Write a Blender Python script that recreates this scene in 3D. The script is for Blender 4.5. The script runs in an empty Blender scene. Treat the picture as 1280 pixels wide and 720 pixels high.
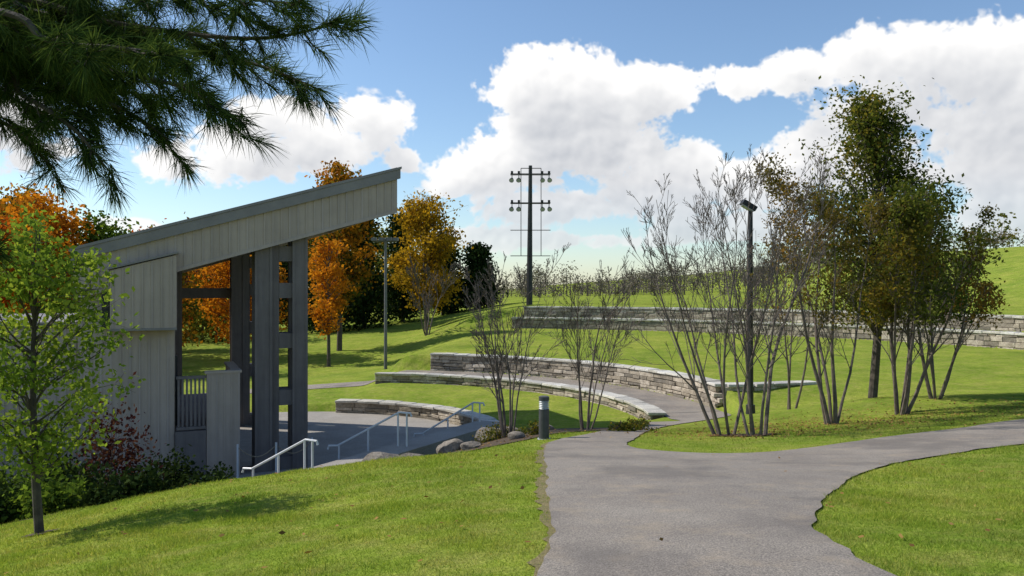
import bpy, math, random
import numpy as np
from mathutils import Vector, Matrix
from mathutils.geometry import delaunay_2d_cdt
rng = np.random.default_rng(7)
EYE = 1.6
# ------------------------------------------------------------------ survey helpers
def S(u, v, d):
    return np.array([(u-640)/1000*d, d, EYE+(360-v)/1000*d])
C = np.array([-8.5, 27.0])           # centre of the amphitheatre
def sm(a, b, x):
    t = np.clip((x-a)/(b-a), 0, 1)
    return t*t*(3-2*t)
ST0 = np.array([-4.7, 19.0]); STT = np.array([.479, .878]); STN = np.array([-.93, .37]); STM = np.array([-.878, .479])
# ------------------------------------------------------------------ terrain
ctrl = [(0,-8,.4),(8,-8,.5),(-8,-8,-.6),(-20,-8,-2.5),(20,-8,.6),(0,0,0),(3,0,.03),(-3,0,-.2),(8,0,.1),(-8,0,-1.2),(-15,0,-2.4),
(1.1,4.6,-.06),(-2.5,4.6,-.38),(2.9,4.6,-.04),(6,5,-.15),(1.65,6.9,-.33),(4.1,7.3,-.42),(5.95,9.3,-.63),
(-2,8.3,-.72),(-2.9,6.5,-.61),(-5.8,9.8,-1.42),(-5.1,8,-1.1),(-4.1,12,-1.32),(0,14.5,-1.32),(-1.9,13.5,-1.27),(-3.4,13,-1.36),(-5,12.5,-1.5),(-6.2,11.5,-1.68),
(1.9,9,-.56),(2,12.5,-1.04),(.7,17,-1.6),(2.5,15.5,-1.42),(3.75,25,-2.65),(5.9,27,-2.8),(2,21,-2.15),
(9.6,15,-1.1),(4.05,13.5,-1.19),(8.96,16,-1.24),(5.04,18,-1.73),(8,20,-1.8),(10.8,24,-1.7),(10.2,21,-1.74),(14,22,-1.48),(19.2,30,-1.7),(9.6,28.4,-2.65),(11.5,29.2,-2.5),(17.5,38,-1.75),(10.5,32,-2.15),
(-7.5,14,-2.3),(-9,14,-2.6),(-9.5,17,-3.3),(-9.5,21,-3.7),(-15,14,-3),(-15,20,-3.7),(-20,10,-3),(-25,25,-3.9),(-3,16.5,-2.3),(-6,16.5,-3.0),(-7,18,-3.6),
(.4,25.9,-2.9),(-1.8,21,-2.8),(-4.4,18.5,-2.85),(.5,20.5,-2.1),
(-8.5,37,-3.5),(-13,42,-3.7),(-9,43,-3.5),(-12.5,55,-3.8),(-4.5,56,-2.9),(-7.9,75,-2.5),(-20,60,-3.6),(-40,60,-4),(-60,90,-4),(0,66,-1.6),(8,95,0),(30,60,-.5),(30,40,-1),
(40,20,-.5),(60,60,0),(100,100,0),(-100,0,-5),(-100,150,-4),(0,200,0),(150,200,1),(100,-50,1),(-60,-60,-3),(0,-60,1.5),(-200,300,-3),(0,400,0),(300,300,1)]
ctrl = np.array(ctrl, float)
def _k(r2): return 0.5*r2*np.log(r2+1e-9)
P_ = ctrl[:, :2]; n = len(P_)
K = _k(((P_[:, None]-P_[None])**2).sum(-1)) + np.eye(n)*0.05
A = np.zeros((n+3, n+3)); A[:n, :n] = K; A[:n, n] = 1; A[:n, n+1:] = P_; A[n, :n] = 1; A[n+1:, :n] = P_.T
wts = np.linalg.solve(A, np.concatenate([ctrl[:, 2], [0, 0, 0]]))
prof_r = [0, 8.0, 8.2, 13.4, 13.6, 16.2, 16.4, 24, 37.9, 38.1, 39.15, 39.35, 60, 1000]
prof_z = [-3.85, -3.85, -3.40, -3.12, -2.82, -2.8, -2.0, -1.92, -1.6, -.8, -.8, 0.0, .25, .3]
def H(x, y):
    x = np.asarray(x, float); y = np.asarray(y, float)
    shp = np.broadcast(x, y).shape
    x = np.broadcast_to(x, shp).ravel(); y = np.broadcast_to(y, shp).ravel()
    z = np.full(x.shape, wts[n]) + wts[n+1]*x + wts[n+2]*y
    for i in range(n):
        z = z + wts[i]*_k((x-P_[i, 0])**2+(y-P_[i, 1])**2)
    R0 = np.hypot(x, y)
    z = np.where(R0 > 150, z*(1-sm(150, 400, R0)), z)
    dx = x-C[0]; dy = y-C[1]; r = np.hypot(dx, dy); th = np.degrees(np.arctan2(dx, dy))
    pr = np.interp(r, prof_r, prof_z)
    e = np.clip((r-18)/20, 0, 1)
    w = sm(3-5*e, 11+4*e, th)*(1-sm(80+12*e, 92+14*e, th))
    w = w*(1-sm(70, 130, r))
    z = z*(1-w)+pr*w
    pit = 1-sm(8.15, 8.5, r)
    z = np.where(w > .99, z, z*(1-pit)-3.85*pit)
    a = (x-ST0[0])*STT[0]+(y-ST0[1])*STT[1]; b = (x-ST0[0])*STM[0]+(y-ST0[1])*STM[1]
    msk = (a > -.8) & (a < 8.6) & (b > -.5) & (b < 4)
    z = np.where(msk, np.minimum(z, -2.95-.5*np.clip(b, 0, 1.8)), z)
    hill = 0.25*np.logaddexp(0, (x-33)/1.5)*1.5
    hill = 7.6*(1-np.exp(-(hill/7.0)**1.3))*1.15*sm(39.5, 78, r)*sm(-20, 20, y)
    z = z+hill
    return z.reshape(shp)
def h1(x, y): return float(H(np.array([x]), np.array([y]))[0])
_yy = np.concatenate([np.arange(1.5, 20, .02), np.arange(20, 140, .05)])
def G(u, v):
    x = (u-640)/1000*_yy; zl = EYE+(360-v)/1000*_yy
    t = H(x, _yy) > zl
    i = int(np.argmax(t)) if t.any() else len(_yy)-1
    return np.array([x[i], _yy[i], float(H(x[i:i+1], _yy[i:i+1])[0])])
# ------------------------------------------------------------------ node helpers
def newmat(name):
    m = bpy.data.materials.new(name); m.use_nodes = True
    nt = m.node_tree; nt.nodes.clear()
    return m, nt
def N(nt, t, **kw):
    nd = nt.nodes.new(t)
    for k, v in kw.items(): setattr(nd, k, v)
    return nd
def L(nt, a, b): nt.links.new(a, b)
def ramp(nt, src, stops, interp='LINEAR'):
    r = nt.nodes.new('ShaderNodeValToRGB'); r.color_ramp.interpolation = interp
    el = r.color_ramp.elements
    while len(el) > 1: el.remove(el[0])
    el[0].position = stops[0][0]; el[0].color = (*stops[0][1], 1)
    for p, c in stops[1:]:
        e = el.new(p); e.color = (*c, 1)
    L(nt, src, r.inputs[0]); return r.outputs[0]
def noise(nt, scale, detail=4, rough=.6, vec=None):
    t = nt.nodes.new('ShaderNodeTexNoise'); t.inputs['Scale'].default_value = scale
    t.inputs['Detail'].default_value = detail; t.inputs['Roughness'].default_value = rough
    if vec is not None: L(nt, vec, t.inputs['Vector'])
    return t.outputs['Fac']
def pos(nt):
    return nt.nodes.new('ShaderNodeNewGeometry').outputs['Position']
def mixc(nt, f, a, b, mode='MIX'):
    m = nt.nodes.new('ShaderNodeMix'); m.data_type = 'RGBA'; m.blend_type = mode
    if isinstance(f, (int, float)): m.inputs[0].default_value = f
    else: L(nt, f, m.inputs[0])
    for s, i in ((a, 6), (b, 7)):
        if isinstance(s, tuple): m.inputs[i].default_value = (*s, 1)
        else: L(nt, s, m.inputs[i])
    return m.outputs[2]
def surf(name, c1, c2, scale=3, rough=.8, bump=0., bscale=60, rndamt=0., metal=0, fine=None, streak=0):
    m, nt = newmat(name); p = pos(nt)
    col = ramp(nt, noise(nt, scale, 4, .65, p), [(.3, c1), (.7, c2)])
    if fine:
        f2 = ramp(nt, noise(nt, fine, 2, .7, p), [(.3, (.6, .6, .6)), (.7, (1.35, 1.35, 1.35))])
        col = mixc(nt, 1.0, col, f2, 'MULTIPLY')
    if streak:
        mp = nt.nodes.new('ShaderNodeMapping'); mp.inputs['Scale'].default_value = (5, 5, .35); L(nt, p, mp.inputs[0])
        f3 = ramp(nt, noise(nt, 1.0, 4, .7, mp.outputs[0]), [(.35, (1-streak,)*3), (.6, (1.05, 1.05, 1.05))])
        col = mixc(nt, 1.0, col, f3, 'MULTIPLY')
    if rndamt:
        at = N(nt, 'ShaderNodeAttribute', attribute_name='rnd')
        g = ramp(nt, at.outputs['Fac'], [(0, (1-rndamt,)*3), (.5, (1, .97, .9)), (1, (1+rndamt,)*3)])
        col = mixc(nt, 1.0, col, g, 'MULTIPLY')
    b = N(nt, 'ShaderNodeBsdfPrincipled'); L(nt, col, b.inputs['Base Color'])
    b.inputs['Roughness'].default_value = rough; b.inputs['Metallic'].default_value = metal
    b.inputs['Specular IOR Level'].default_value = .3
    if bump:
        bp = N(nt, 'ShaderNodeBump'); bp.inputs['Strength'].default_value = bump; bp.inputs['Distance'].default_value = .02
        L(nt, noise(nt, bscale, 3, .7, p), bp.inputs['Height']); L(nt, bp.outputs[0], b.inputs['Normal'])
    o = N(nt, 'ShaderNodeOutputMaterial'); L(nt, b.outputs[0], o.inputs[0]); return m
def leafmat(name, cols, transl=.4):
    m, nt = newmat(name)
    at = N(nt, 'ShaderNodeAttribute', attribute_name='rnd')
    k = len(cols)
    col = ramp(nt, at.outputs['Fac'], [(i/(k-1), c) for i, c in enumerate(cols)])
    d = N(nt, 'ShaderNodeBsdfDiffuse'); t = N(nt, 'ShaderNodeBsdfTranslucent')
    L(nt, col, d.inputs[0])
    tc = mixc(nt, 1.0, col, (1.3, 1.25, .7), 'MULTIPLY'); L(nt, tc, t.inputs[0])
    mx = N(nt, 'ShaderNodeMixShader'); mx.inputs[0].default_value = transl
    L(nt, d.outputs[0], mx.inputs[1]); L(nt, t.outputs[0], mx.inputs[2])
    o = N(nt, 'ShaderNodeOutputMaterial'); L(nt, mx.outputs[0], o.inputs[0]); return m
def lawncol(nt, p):
    big = noise(nt, .3, 3, .6, p); med = noise(nt, 2.5, 4, .7, p)
    c = ramp(nt, big, [(.3, (.165, .25, .035)), (.5, (.235, .31, .045)), (.7, (.30, .345, .06))])
    c = mixc(nt, ramp(nt, med, [(.42, (0, 0, 0)), (.75, (.75, .75, .75))]), c, (.33, .31, .1))
    return c
m_lawn, nt = newmat('lawn'); p = pos(nt)
c = lawncol(nt, p)
c = mixc(nt, 1.0, c, ramp(nt, noise(nt, 45, 3, .75, p), [(.3, (.55, .6, .5)), (.7, (1.35, 1.3, 1.3))]), 'MULTIPLY')
c = mixc(nt, 1.0, c, ramp(nt, noise(nt, 7, 4, .8, p), [(.35, (.72, .76, .7)), (.65, (1.16, 1.12, 1.14))]), 'MULTIPLY')
c = mixc(nt, 1.0, c, ramp(nt, noise(nt, .9, 3, .7, p), [(.35, (.82, .86, .8)), (.65, (1.12, 1.08, 1.12))]), 'MULTIPLY')
b = N(nt, 'ShaderNodeBsdfDiffuse'); L(nt, c, b.inputs['Color'])
bp = N(nt, 'ShaderNodeBump'); bp.inputs['Strength'].default_value = .8; bp.inputs['Distance'].default_value = .05
L(nt, noise(nt, 18, 4, .8, p), bp.inputs['Height']); L(nt, bp.outputs[0], b.inputs['Normal'])
o = N(nt, 'ShaderNodeOutputMaterial'); L(nt, b.outputs[0], o.inputs[0])
m_blade, nt = newmat('grass_blade'); p = pos(nt)
c = lawncol(nt, p)
at = N(nt, 'ShaderNodeAttribute', attribute_name='rnd')
c = mixc(nt, 1.0, c, ramp(nt, at.outputs['Fac'], [(0, (.6, .7, .55)), (.6, (1.0, 1.05, .95)), (.9, (1.3, 1.2, 1.2)), (1, (1.8, 1.35, 1.9))]), 'MULTIPLY')
d = N(nt, 'ShaderNodeBsdfDiffuse'); t = N(nt, 'ShaderNodeBsdfTranslucent'); L(nt, c, d.inputs[0])
L(nt, mixc(nt, 1.0, c, (1.4, 1.3, .8), 'MULTIPLY'), t.inputs[0])
mx = N(nt, 'ShaderNodeMixShader'); mx.inputs[0].default_value = .4; L(nt, d.outputs[0], mx.inputs[1]); L(nt, t.outputs[0], mx.inputs[2])
o = N(nt, 'ShaderNodeOutputMaterial'); L(nt, mx.outputs[0], o.inputs[0])
m_asph, nt = newmat('asphalt'); p = pos(nt)
c = ramp(nt, noise(nt, .8, 4, .6, p), [(.3, (.20, .175, .152)), (.7, (.28, .248, .21))])
sp = ramp(nt, noise(nt, 75, 3, .85, p), [(.32, (.35, .35, .35)), (.5, (1, 1, 1)), (.68, (1.8, 1.75, 1.7))])
c = mixc(nt, 1.0, c, sp, 'MULTIPLY')
c = mixc(nt, ramp(nt, noise(nt, 2.6, 5, .7, p), [(.5, (0, 0, 0)), (.72, (.5, .5, .5))]), c, (.38, .305, .215))
c = mixc(nt, ramp(nt, noise(nt, .55, 4, .65, p), [(.5, (0, 0, 0)), (.64, (.55, .55, .55))]), c, (.125, .112, .102))
b = N(nt, 'ShaderNodeBsdfPrincipled'); L(nt, c, b.inputs['Base Color']); b.inputs['Roughness'].default_value = .9; b.inputs['Specular IOR Level'].default_value = .2
bp = N(nt, 'ShaderNodeBump'); bp.inputs['Strength'].default_value = .7; bp.inputs['Distance'].default_value = .012
L(nt, noise(nt, 90, 3, .8, p), bp.inputs['Height']); L(nt, bp.outputs[0], b.inputs['Normal'])
o = N(nt, 'ShaderNodeOutputMaterial'); L(nt, b.outputs[0], o.inputs[0])

m_verge = surf('dry_verge', (.15, .14, .05), (.27, .21, .1), 7, .95, 1., 60, fine=50)
m_conc = surf('plaza_concrete', (.27, .245, .215), (.36, .33, .29), 1.2, .85, .2, 80, fine=40)
m_stone = surf('stone', (.22, .185, .145), (.43, .38, .31), 5, .9, .7, 25, rndamt=.45, fine=30)
m_cap = surf('stone_cap', (.42, .4, .36), (.55, .53, .48), 4, .9, .4, 30, rndamt=.2, fine=30)
m_side = surf('siding', (.40, .33, .285), (.47, .39, .34), 1.0, .75, .2, 40, rndamt=.06, streak=.06)
m_side2 = surf('siding_dark', (.16, .135, .125), (.205, .175, .16), 1.5, .75, .2, 40, streak=.15)
m_roof = surf('roof_metal', (.20, .18, .17), (.26, .235, .22), 1.5, .5, metal=.1)
m_soff = surf('soffit_wood', (.07, .055, .04), (.1, .08, .06), 2, .8)
m_dark = surf('dark_metal', (.03, .03, .03), (.05, .05, .05), 3, .5, metal=.3)
m_boll = surf('bollard_paint', (.055, .055, .06), (.08, .08, .08), 8, .45)
m_galv = surf('galvanised', (.42, .43, .44), (.55, .56, .57), 6, .4, metal=.3)
m_pole = surf('pole_grey', (.1, .1, .1), (.15, .15, .15), 6, .5)
m_glass = surf('lens', (.3, .32, .35), (.4, .42, .45), 3, .2)
m_rope = surf('rope', (.25, .2, .14), (.35, .28, .2), 30, .9)
m_bark = surf('bark', (.055, .045, .036), (.12, .1, .08), 8, .95, .6, 50)
m_barkb = surf('bark_birch', (.085, .066, .055), (.19, .155, .13), 6, .9, .5, 50)
m_mulch = surf('mulch', (.06, .04, .026), (.13, .095, .06), 9, .95, 1., 60, fine=60)
m_rock = surf('rock', (.14, .12, .095), (.26, .225, .185), 3, .9, .8, 14, fine=20)
m_rail = surf('railing_white', (.6, .6, .6), (.7, .7, .7), 3, .4)
# ------------------------------------------------------------------ mesh builder
class MB:
    def __init__(s): s.v = []; s.f = []; s.nv = 0
    def add(s, verts, faces, mat=0, rnd=None):
        verts = np.asarray(verts, float).reshape(-1, 3); faces = np.asarray(faces, int)
        if rnd is None: rnd = rng.random()
        rn = np.broadcast_to(np.asarray(rnd, float), (len(verts),))
        s.v.append((verts, rn)); s.f.append((faces+s.nv, mat)); s.nv += len(verts)
    def box(s, c, size, ax=None, mat=0, jit=0, rnd=None):
        sg = np.array([[-1,-1,-1],[1,-1,-1],[1,1,-1],[-1,1,-1],[-1,-1,1],[1,-1,1],[1,1,1],[-1,1,1]])*.5
        v = sg*np.array(size)
        if jit: v = v+rng.normal(0, jit, v.shape)
        if ax is not None: v = v@np.array(ax)
        s.add(v+np.array(c), BOXF, mat, rnd)
    def hexa(s, v, mat=0, rnd=None): s.add(v, BOXF, mat, rnd)
    def tube(s, pts, rad, k=6, mat=0, cap=True, rnd=None):
        pts = np.asarray(pts, float); m = len(pts); rad = np.broadcast_to(rad, (m,))
        tg = np.gradient(pts, axis=0); tg /= np.linalg.norm(tg, axis=1)[:, None]+1e-9
        a = np.array([0, 0, 1.]) if abs(tg[:, 2]).max() < .9 else np.array([.93, .37, 0])
        n1 = np.cross(tg, a); n1 /= np.linalg.norm(n1, axis=1)[:, None]+1e-9
        n2 = np.cross(tg, n1)
        an = np.arange(k)/k*2*np.pi
        v = pts[:, None]+rad[:, None, None]*(np.cos(an)[None, :, None]*n1[:, None]+np.sin(an)[None, :, None]*n2[:, None])
        i = np.arange(m-1)[:, None]*k; j = np.arange(k)[None]; j2 = (j+1) % k
        f = np.stack([i+j, i+j2, i+k+j2, i+k+j], -1).reshape(-1, 4)
        v = v.reshape(-1, 3)
        if rnd is None: rnd = rng.random()
        s.add(v, f, mat, rnd)
        if cap and k > 3:
            base = s.nv-len(v)
            s.f.append((np.array([[base+q for q in range(k)][::-1]]), mat))
            s.f.append((np.array([[base+(m-1)*k+q for q in range(k)]]), mat))
    def build(s, name, mats, smooth=False, origin=None, bevel=0):
        V = np.concatenate([a for a, _ in s.v]); R = np.concatenate([r for _, r in s.v])
        if origin is None:
            mn, mxx = V.min(0), V.max(0); origin = np.array([(mn[0]+mxx[0])/2, (mn[1]+mxx[1])/2, mn[2]])
        origin = np.asarray(origin, float)
        V = V-origin
        me = bpy.data.meshes.new(name)
        loops = np.concatenate([f.ravel() for f, _ in s.f])
        tot = np.concatenate([np.full(len(f), f.shape[1]) for f, _ in s.f])
        mi = np.concatenate([np.full(len(f), m) for f, m in s.f])
        me.vertices.add(len(V)); me.vertices.foreach_set('co', V.ravel().astype(np.float32))
        me.loops.add(len(loops)); me.loops.foreach_set('vertex_index', loops.astype(np.int32))
        me.polygons.add(len(tot)); me.polygons.foreach_set('loop_start', np.concatenate([[0], np.cumsum(tot)[:-1]]).astype(np.int32))
        me.polygons.foreach_set('loop_total', tot.astype(np.int32))
        me.polygons.foreach_set('material_index', mi.astype(np.int32))
        me.polygons.foreach_set('use_smooth', np.full(len(tot), smooth))
        at = me.attributes.new('rnd', 'FLOAT', 'POINT'); at.data.foreach_set('value', R.astype(np.float32))
        for m in mats: me.materials.append(m)
        me.update(calc_edges=True); me.validate()
        ob = bpy.data.objects.new(name, me); ob.location = origin
        bpy.context.scene.collection.objects.link(ob)
        if bevel:
            bm = ob.modifiers.new('bevel', 'BEVEL'); bm.width = bevel; bm.segments = 1; bm.limit_method = 'ANGLE'
        return ob
BOXF = np.array([[0,3,2,1],[4,5,6,7],[0,1,5,4],[1,2,6,5],[2,3,7,6],[3,0,4,7]])
def parent_empty(name, obs, loc):
    e = bpy.data.objects.new(name, None); e.location = loc
    bpy.context.scene.collection.objects.link(e)
    for o_ in obs:
        o_.parent = e; o_.location = Vector(o_.location)-Vector(loc)
    return e
# ------------------------------------------------------------------ ground sheet
def axis(f0, f1, step, far0, far1):
    fine_ = list(np.arange(f0, f1+1e-6, step))
    a = [f1]; st = step
    while a[-1] < far1: st *= 1.14; a.append(a[-1]+st)
    b_ = [f0]; st = step
    while b_[-1] > far0: st *= 1.14; b_.append(b_[-1]-st)
    return np.array(b_[1:][::-1]+fine_+a[1:])
gx = axis(-22, 31, .2, -900, 900); gy = axis(-1, 68, .2, -300, 1500)
X, Y = np.meshgrid(gx, gy); Z = H(X, Y)
nx, ny = len(gx), len(gy)
idx = np.arange(nx*ny).reshape(ny, nx)
F = np.stack([idx[:-1, :-1], idx[:-1, 1:], idx[1:, 1:], idx[1:, :-1]], -1).reshape(-1, 4)
g = MB(); g.add(np.stack([X, Y, Z], -1).reshape(-1, 3), F, 0, .5)
g.build('ground', [m_lawn], smooth=True, origin=(0, 0, 0))
# ------------------------------------------------------------------ sheets draped on terrain
def catmull(pts, per=6):
    pts = np.asarray(pts, float); m = len(pts); out = []
    for i in range(m-1):
        p0 = pts[max(i-1, 0)]; p1 = pts[i]; p2 = pts[i+1]; p3 = pts[min(i+2, m-1)]
        for k in range(per):
            t_ = k/per
            out.append(.5*((2*p1)+(-p0+p2)*t_+(2*p0-5*p1+4*p2-p3)*t_**2+(-p0+3*p1-3*p2+p3)*t_**3))
    out.append(pts[-1]); return np.array(out)
def resample(line, step):
    seg = np.linalg.norm(np.diff(line, axis=0), axis=1); cum = np.concatenate([[0], np.cumsum(seg)])
    s_ = np.arange(0, cum[-1], step)
    return np.stack([np.interp(s_, cum, line[:, 0]), np.interp(s_, cum, line[:, 1])], -1)
def inside(px, py, poly):
    r = np.zeros(px.shape, bool); m = len(poly); j = m-1
    for i in range(m):
        xi, yi = poly[i]; xj, yj = poly[j]
        c_ = ((yi > py) != (yj > py)) & (px < (xj-xi)*(py-yi)/(yj-yi+1e-12)+xi)
        r ^= c_; j = i
    return r
def sheet(name, poly, mat, off, step=.3, zfix=None):
    poly = np.asarray(poly)
    mn, mx_ = poly.min(0), poly.max(0)
    gx_, gy_ = np.meshgrid(np.arange(mn[0], mx_[0], step)+.013, np.arange(mn[1], mx_[1], step)+.017)
    gx_ = gx_.ravel(); gy_ = gy_.ravel(); ins = inside(gx_, gy_, poly)
    pts = [Vector(q) for q in poly]+[Vector((a, b__)) for a, b__ in zip(gx_[ins], gy_[ins])]
    m = len(poly)
    r = delaunay_2d_cdt(pts, [(i, (i+1) % m) for i in range(m)], [list(range(m))], 1, 1e-5)
    V = np.array([[q.x, q.y] for q in r[0]]); T = [list(f) for f in r[2] if len(f) == 3]
    z = H(V[:, 0], V[:, 1])+off if zfix is None else np.full(len(V), zfix)
    T = np.array(T)
    a, b__, c_ = V[T[:, 0]], V[T[:, 1]], V[T[:, 2]]
    cr = (b__[:, 0]-a[:, 0])*(c_[:, 1]-a[:, 1])-(b__[:, 1]-a[:, 1])*(c_[:, 0]-a[:, 0])
    T[cr < 0] = T[cr < 0][:, ::-1]
    mb = MB(); mb.add(np.column_stack([V, z]), T, 0, .5)
    return mb.build(name, [mat], smooth=True)
def pol(th, r):
    t_ = np.radians(th); return np.stack([C[0]+r*np.sin(t_), C[1]+r*np.cos(t_)], -1)
def g2(u, v): return G(u, v)[:2]
left = [(-.3, -7), (-.05, 2.0)]+[tuple(g2(*q)) for q in [(672,718),(684,690),(692,665),(687,640),(684,610),(683,585),(680,568),(684,556),(700,550),(745,541),(790,530)]]
left += [tuple(pol(96, 13.9)), tuple(pol(90, 13.85)), tuple(pol(84, 13.8))]
right = [tuple(pol(84, 16.0)), tuple(pol(92, 15.7))]+[tuple(g2(*q)) for q in [(830,534),(795,548),(784,555),(800,562),(870,567),(940,567),(1000,562),(1100,548),(1200,536),(1278,525)]]+[(16, 18.8), (30, 24)]
lower = [(31, 21.5), (16, 15.8)]+[tuple(g2(*q)) for q in [(1278,556),(1200,567),(1130,578),(1080,592),(1045,612),(1025,635),(1016,655),(1030,672),(1060,690),(1105,718)]]+[(2.35, 2), (2.3, -7)]
lp = resample(catmull(left, 7), .12); rp = resample(catmull(right, 7), .12); wp = resample(catmull(lower, 7), .12)
pathpoly = np.concatenate([lp, rp, wp])
def smooth_noise(m, k_):
    a = rng.normal(0, 1, m+4*k_); ker = np.hanning(2*k_+1); ker /= np.sqrt((ker**2).sum())
    return np.convolve(a, ker, 'same')[2*k_:2*k_+m]
def verge(line, w0):
    d = np.gradient(line, axis=0); d /= np.linalg.norm(d, axis=1)[:, None]+1e-9
    nn = np.stack([-d[:, 1], d[:, 0]], -1)
    wv = np.clip(w0*(1+.45*smooth_noise(len(line), 4)+.25*smooth_noise(len(line), 1)), .02, None)
    return np.concatenate([line+nn*wv[:, None], (line-nn*.05)[::-1]])
sel = (lp[:, 1] > 3.2) & (lp[:, 1] < 16)
vl = verge(lp[sel], .10)
pathpoly = pathpoly+np.stack([smooth_noise(len(pathpoly), 2), smooth_noise(len(pathpoly), 2)], -1)*.012
sheet('path_verge', vl, m_verge, .010, .15)
sheet('asphalt_path', pathpoly, m_asph, .018, .28)
th = np.linspace(85, -22, 90)
ringpoly = np.concatenate([pol(th, 13.82), pol(th[::-1], 15.98)])
sheet('ring_path', ringpoly, m_asph, .024, .4)
far_path = np.concatenate([pol(np.linspace(-22.3, -60, 20), 13.9), pol(np.linspace(-60, -22.3, 20), 15.9)])
sheet('ring_path', far_path, m_asph, .024, .4)
tt = np.linspace(0, 360, 90, endpoint=False)
sheet('plaza', pol(tt, 8.1), m_conc, 0, 1.0, zfix=-3.82)
# ------------------------------------------------------------------ stone walls
def wall(name, R, th0, th1, zb, zt, thick=.5, ch=.2, capo=.06, wing=None, capt=.1):
    mb = MB()
    nseg = max(2, int(abs(th1-th0)/1.0))
    ths = np.linspace(th0, th1, nseg+1)
    pts = pol(ths, R)
    if wing is not None: pts = np.concatenate([pts, np.asarray(wing)])
    seg = np.linalg.norm(np.diff(pts, axis=0), axis=1); cum = np.concatenate([[0], np.cumsum(seg)])
    def at_(s_):
        s_ = np.clip(s_, 0, cum[-1]-1e-4)
        p_ = np.array([np.interp(s_, cum, pts[:, 0]), np.interp(s_, cum, pts[:, 1])])
        q_ = np.array([np.interp(min(s_+.05, cum[-1]), cum, pts[:, 0]), np.interp(min(s_+.05, cum[-1]), cum, pts[:, 1])])
        d_ = q_-p_; nrm = np.linalg.norm(d_)
        if nrm < 1e-5: d_ = pts[-1]-pts[-2]; nrm = np.linalg.norm(d_)
        return p_, d_/nrm
    z = zb
    while z < zt-capt-.02:
        hgt = min(ch*rng.uniform(.7, 1.3), zt-capt-z)
        if zt-capt-(z+hgt) < .06: hgt = zt-capt-z
        s_ = -rng.uniform(0, .2)
        while s_ < cum[-1]:
            l_ = rng.uniform(.25, .8)*(.7+.6*(hgt/ch)/1.2)
            e_ = min(s_+l_, cum[-1]); s0 = max(s_, 0)
            if e_-s0 > .05:
                p_, d_ = at_((s0+e_)/2); nn = np.array([-d_[1], d_[0]])
                ax = np.array([[d_[0], d_[1], 0], [nn[0], nn[1], 0], [0, 0, 1]])
                mb.box([p_[0], p_[1], z+hgt/2], [e_-s0-.018, thick+rng.uniform(-.06, .06), hgt-.018], ax, 0, .01, rng.random())
            s_ = e_ if e_ > s_ else s_+l_
            if e_ >= cum[-1]: break
        z += hgt
    for i in range(len(pts)-1):
        p_ = (pts[i]+pts[i+1])/2; d_ = (pts[i+1]-pts[i])/seg[i]; nn = np.array([-d_[1], d_[0]])
        ax = np.array([[d_[0], d_[1], 0], [nn[0], nn[1], 0], [0, 0, 1]])
        mb.box([p_[0], p_[1], (zb+zt)/2-capt/2-.01], [seg[i]*.995, thick-.14, zt-zb-capt-.02], ax, 2, 0, .5)
    s_ = 0
    while s_ < cum[-1]-.05:
        l_ = rng.uniform(.6, 1.1); e_ = min(s_+l_, cum[-1])
        if cum[-1]-e_ < .3: e_ = cum[-1]
        p_, d_ = at_((s_+e_)/2); nn = np.array([-d_[1], d_[0]])
        ax = np.array([[d_[0], d_[1], 0], [nn[0], nn[1], 0], [0, 0, 1]])
        mb.box([p_[0], p_[1], zt-capt/2+rng.uniform(-.01, .01)], [e_-s_-.014, thick+2*capo+rng.uniform(-.04, .04), capt], ax, 1, .01, rng.random())
        s_ = e_
    return mb.build(name, [m_stone, m_cap, m_mulch], bevel=.014)
wall('stone_wall', 8.1, 6, 88, -3.9, -3.28, ch=.16)
wall('stone_wall', 13.5, 7, 88, -3.25, -2.66, ch=.14)
wall('stone_wall', 16.3, 15, 82, -3.0, -1.88, ch=.17, wing=[(8.6, 29.2), (9.9, 29.6), (11.3, 30.0)])
wall('stone_wall', 38.0, 13, 92, -2.5, -.72, ch=.22, capt=.14)
wall('stone_wall', 39.3, 14, 92, -1.8, .12, ch=.22, capt=.14)
# ------------------------------------------------------------------ stairs to the plaza
mb = MB()
for i in range(7):
    z1 = -2.75-i*.153
    n0 = -.55 if i == 0 else (i-1)*.33+.35; n1_ = i*.33+.35
    q0 = ST0+STT*-.6; q1 = ST0+STT*8.2
    v = []
    for zz in (-4.0, z1):
        for (qq, nn_) in ((q0, n0), (q1, n0), (q1, n1_), (q0, n1_)):
            w_ = qq+STM*nn_; v.append((w_[0], w_[1], zz))
    mb.hexa(v, 0, .5)
mb.build('concrete_stairs', [m_conc], bevel=.01)
def handrail(p0, p1, zt0, zt1):
    mb = MB(); p0 = np.array(p0); p1 = np.array(p1); d = (p1-p0)/np.linalg.norm(p1-p0)
    def q(p_, z): return np.array([p_[0], p_[1], z])
    line = [q(p0-d*.36, zt0-.1), q(p0-d*.33, zt0-.01), q(p0, zt0), q(p1, zt1), q(p1+d*.28, zt1-.02), q(p1+d*.31, zt1-.12)]
    mb.tube(line, .03, 8)
    for t_ in (-.12, 0.02, .5, .98):
        pp = p0+(p1-p0)*t_; zz = zt0+(zt1-zt0)*max(t_, 0)
        mb.tube([q(pp, zz-1.0), q(pp, zz)], .027, 8)
    mb.build('stair_handrail', [m_rail], smooth=False)
handrail((-4.9, 19.0), (-6.4, 19.7), -2.0, -2.85)
handrail((-3.1, 22.0), (-4.9, 22.5), -1.82, -2.83)
handrail((-1.25, 26.0), (-2.95, 26.4), -2.12, -3.2)
mb = MB()
rp0, rp1, rp2 = np.array([-7.75, 22.6, -3.82]), np.array([-6.75, 22.9, -3.82]), np.array([-5.9, 23.6, -3.82])
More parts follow.
